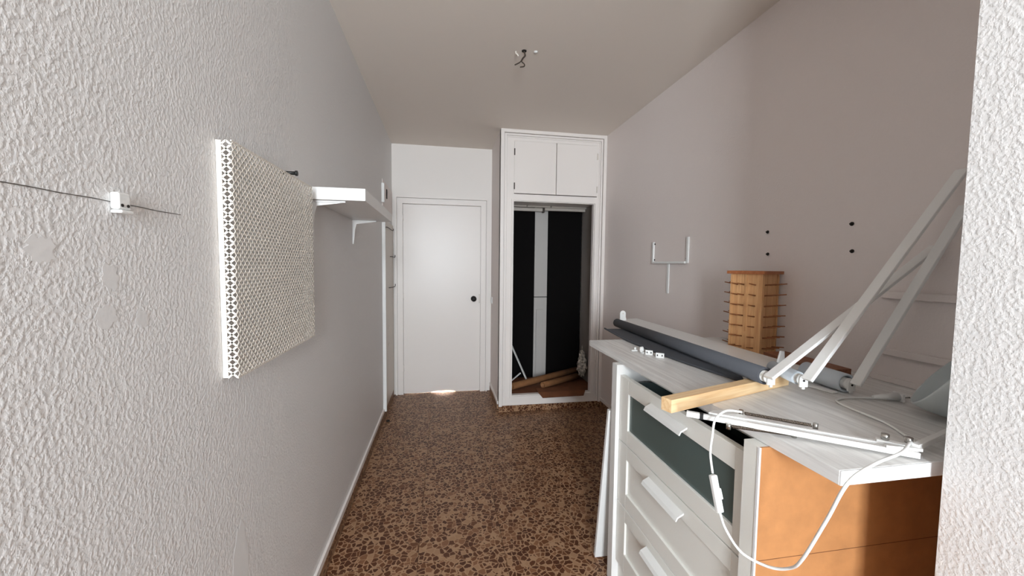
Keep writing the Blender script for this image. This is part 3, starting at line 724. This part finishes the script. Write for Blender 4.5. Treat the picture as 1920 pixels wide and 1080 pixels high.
spring(A0+dd*.085-ss*.036+up*.012, A0+dd*.235-ss*.034+up*.011)
spring(A0+dd*.055+ss*.019-up*.008, A0+dd*.190-ss*.006-up*.009)
for q in (A1-dd*.045-ss*.022, A1-dd*.005-ss*.026):
    b = bmesh.new(); cyl(b, q+up*.012, q+up*.024, .007, n=14); tag(obj('joint_screw', b, M_CHROME, lp), 'dark chrome joint screw')
UA0, UA1 = A1-ss*.012+up*.010, Vector((1.300, .722, 1.034))
b = bmesh.new(); bar(b, UA0, UA1, .012, .012, bev=.001); obj('upper_arm', b, M_WHITE, lp)
b = bmesh.new(); bar(b, UA0-ss*.03+dd*.02, UA1+Vector((.005, -.026, 0)), .010, .010, bev=.001); obj('upper_arm', b, M_WHITE, lp)
# shade
SC = Vector((1.283, .795, 1.114)); SN = Vector((-.496, .666, .556)).normalized()
b = bmesh.new()
lathe(b, SC, -SN, [(.083, .001), (.086, 0), (.088, .004), (.084, .03), (.072, .065), (.052, .095), (.034, .108), (.030, .112), (.028, .110), (.050, .092), (.069, .064), (.081, .03), (.083, .001)], 48)
obj('lamp_shade', b, M_GREYSH, lp)
b = bmesh.new(); lathe(b, SC-SN*.112, -SN, [(.026, 0), (.026, .012), (.020, .016), (.0, .016)], 24); obj('shade_neck', b, M_GREYSH, lp)
# cord with inline switch and plug
c1 = [A0+dd*.085-ss*.03+up*.016, A0+dd*.05-ss*.006+up*.020, (.640, .808, 1.038), (.628, .801, 1.000), (.624, .800, .960), (.626, .792, .915)]
b = bmesh.new(); sweep(b, c1, .0028, 8); obj('cord', b, M_PLAST, lp)
sp0, sp1 = Vector((.626, .791, .912)), Vector((.6325, .771, .832))
b = bmesh.new(); bar(b, sp0, sp1, .013, .016, up=(1, 0, 0), bev=.003); swt = obj('inline_switch', b, M_PLAST, lp)
mid = (sp0+sp1)/2; dsw = (sp1-sp0).normalized()
b = bmesh.new(); bar(b, mid-dsw*.012+Vector((.008, -.002, 0)), mid+dsw*.012+Vector((.009, -.002, 0)), .008, .006, up=(1, 0, 0), bev=.001); obj('switch_rocker', b, M_PLAST, swt)
c2 = [sp1, (.636, .755, .803), (.649, .720, .772), (.679, .680, .767), (.690, .640, .794), (.675, .600, .847), (.676, .560, .951), (.679, .530, 1.037), (.766, .555, 1.050), (.874, .589, 1.046), (.955, .630, 1.040), (1.01, .660, 1.022), (1.035, .672, T+.005), (1.059, .705, T+.004), (1.097, .777, T+.004), (1.112, .867, T+.004), (1.128, .925, T+.004), (1.165, .947, T+.004), (1.215, .945, T+.005), (1.268, .930, T+.006)]
b = bmesh.new(); sweep(b, c2, .0030, 8); obj('cord', b, M_PLAST, lp)
pa, pb = Vector((1.262, .931, T+.010)), Vector((1.325, .912, T+.014))
b = bmesh.new(); cyl(b, pa, pb, .005, .013, n=16); plg = obj('plug', b, M_PLAST, lp)
b = bmesh.new(); d, s, u = frame_of(pa, pb); bar(b, pb+d*.0005, pb+d*.006, .036, .022); obj('plug_face', b, M_PLAST, plg)
for k in (-1, 1):
    b = bmesh.new(); cyl(b, pb+d*.0065+s*k*.0095, pb+d*.025+s*k*.0095, .0024, n=8); obj('plug_pin', b, M_CHROME, plg)

# dead leaf / crumb on the floor by the left wall
b = bmesh.new(); bmesh.ops.create_icosphere(b, subdivisions=2, radius=1)
for v in b.verts: v.co = Vector((-.488+v.co.x*.016*(1+.3*random.uniform(-1, 1)), 3.50+v.co.y*.022*(1+.3*random.uniform(-1, 1)), .008+v.co.z*.007))
tag(obj('dark_crumb', b, M_HOLE), 'small dark scrap on the floor by the left wall', 'scrap')
bpy.context.view_layer.update()
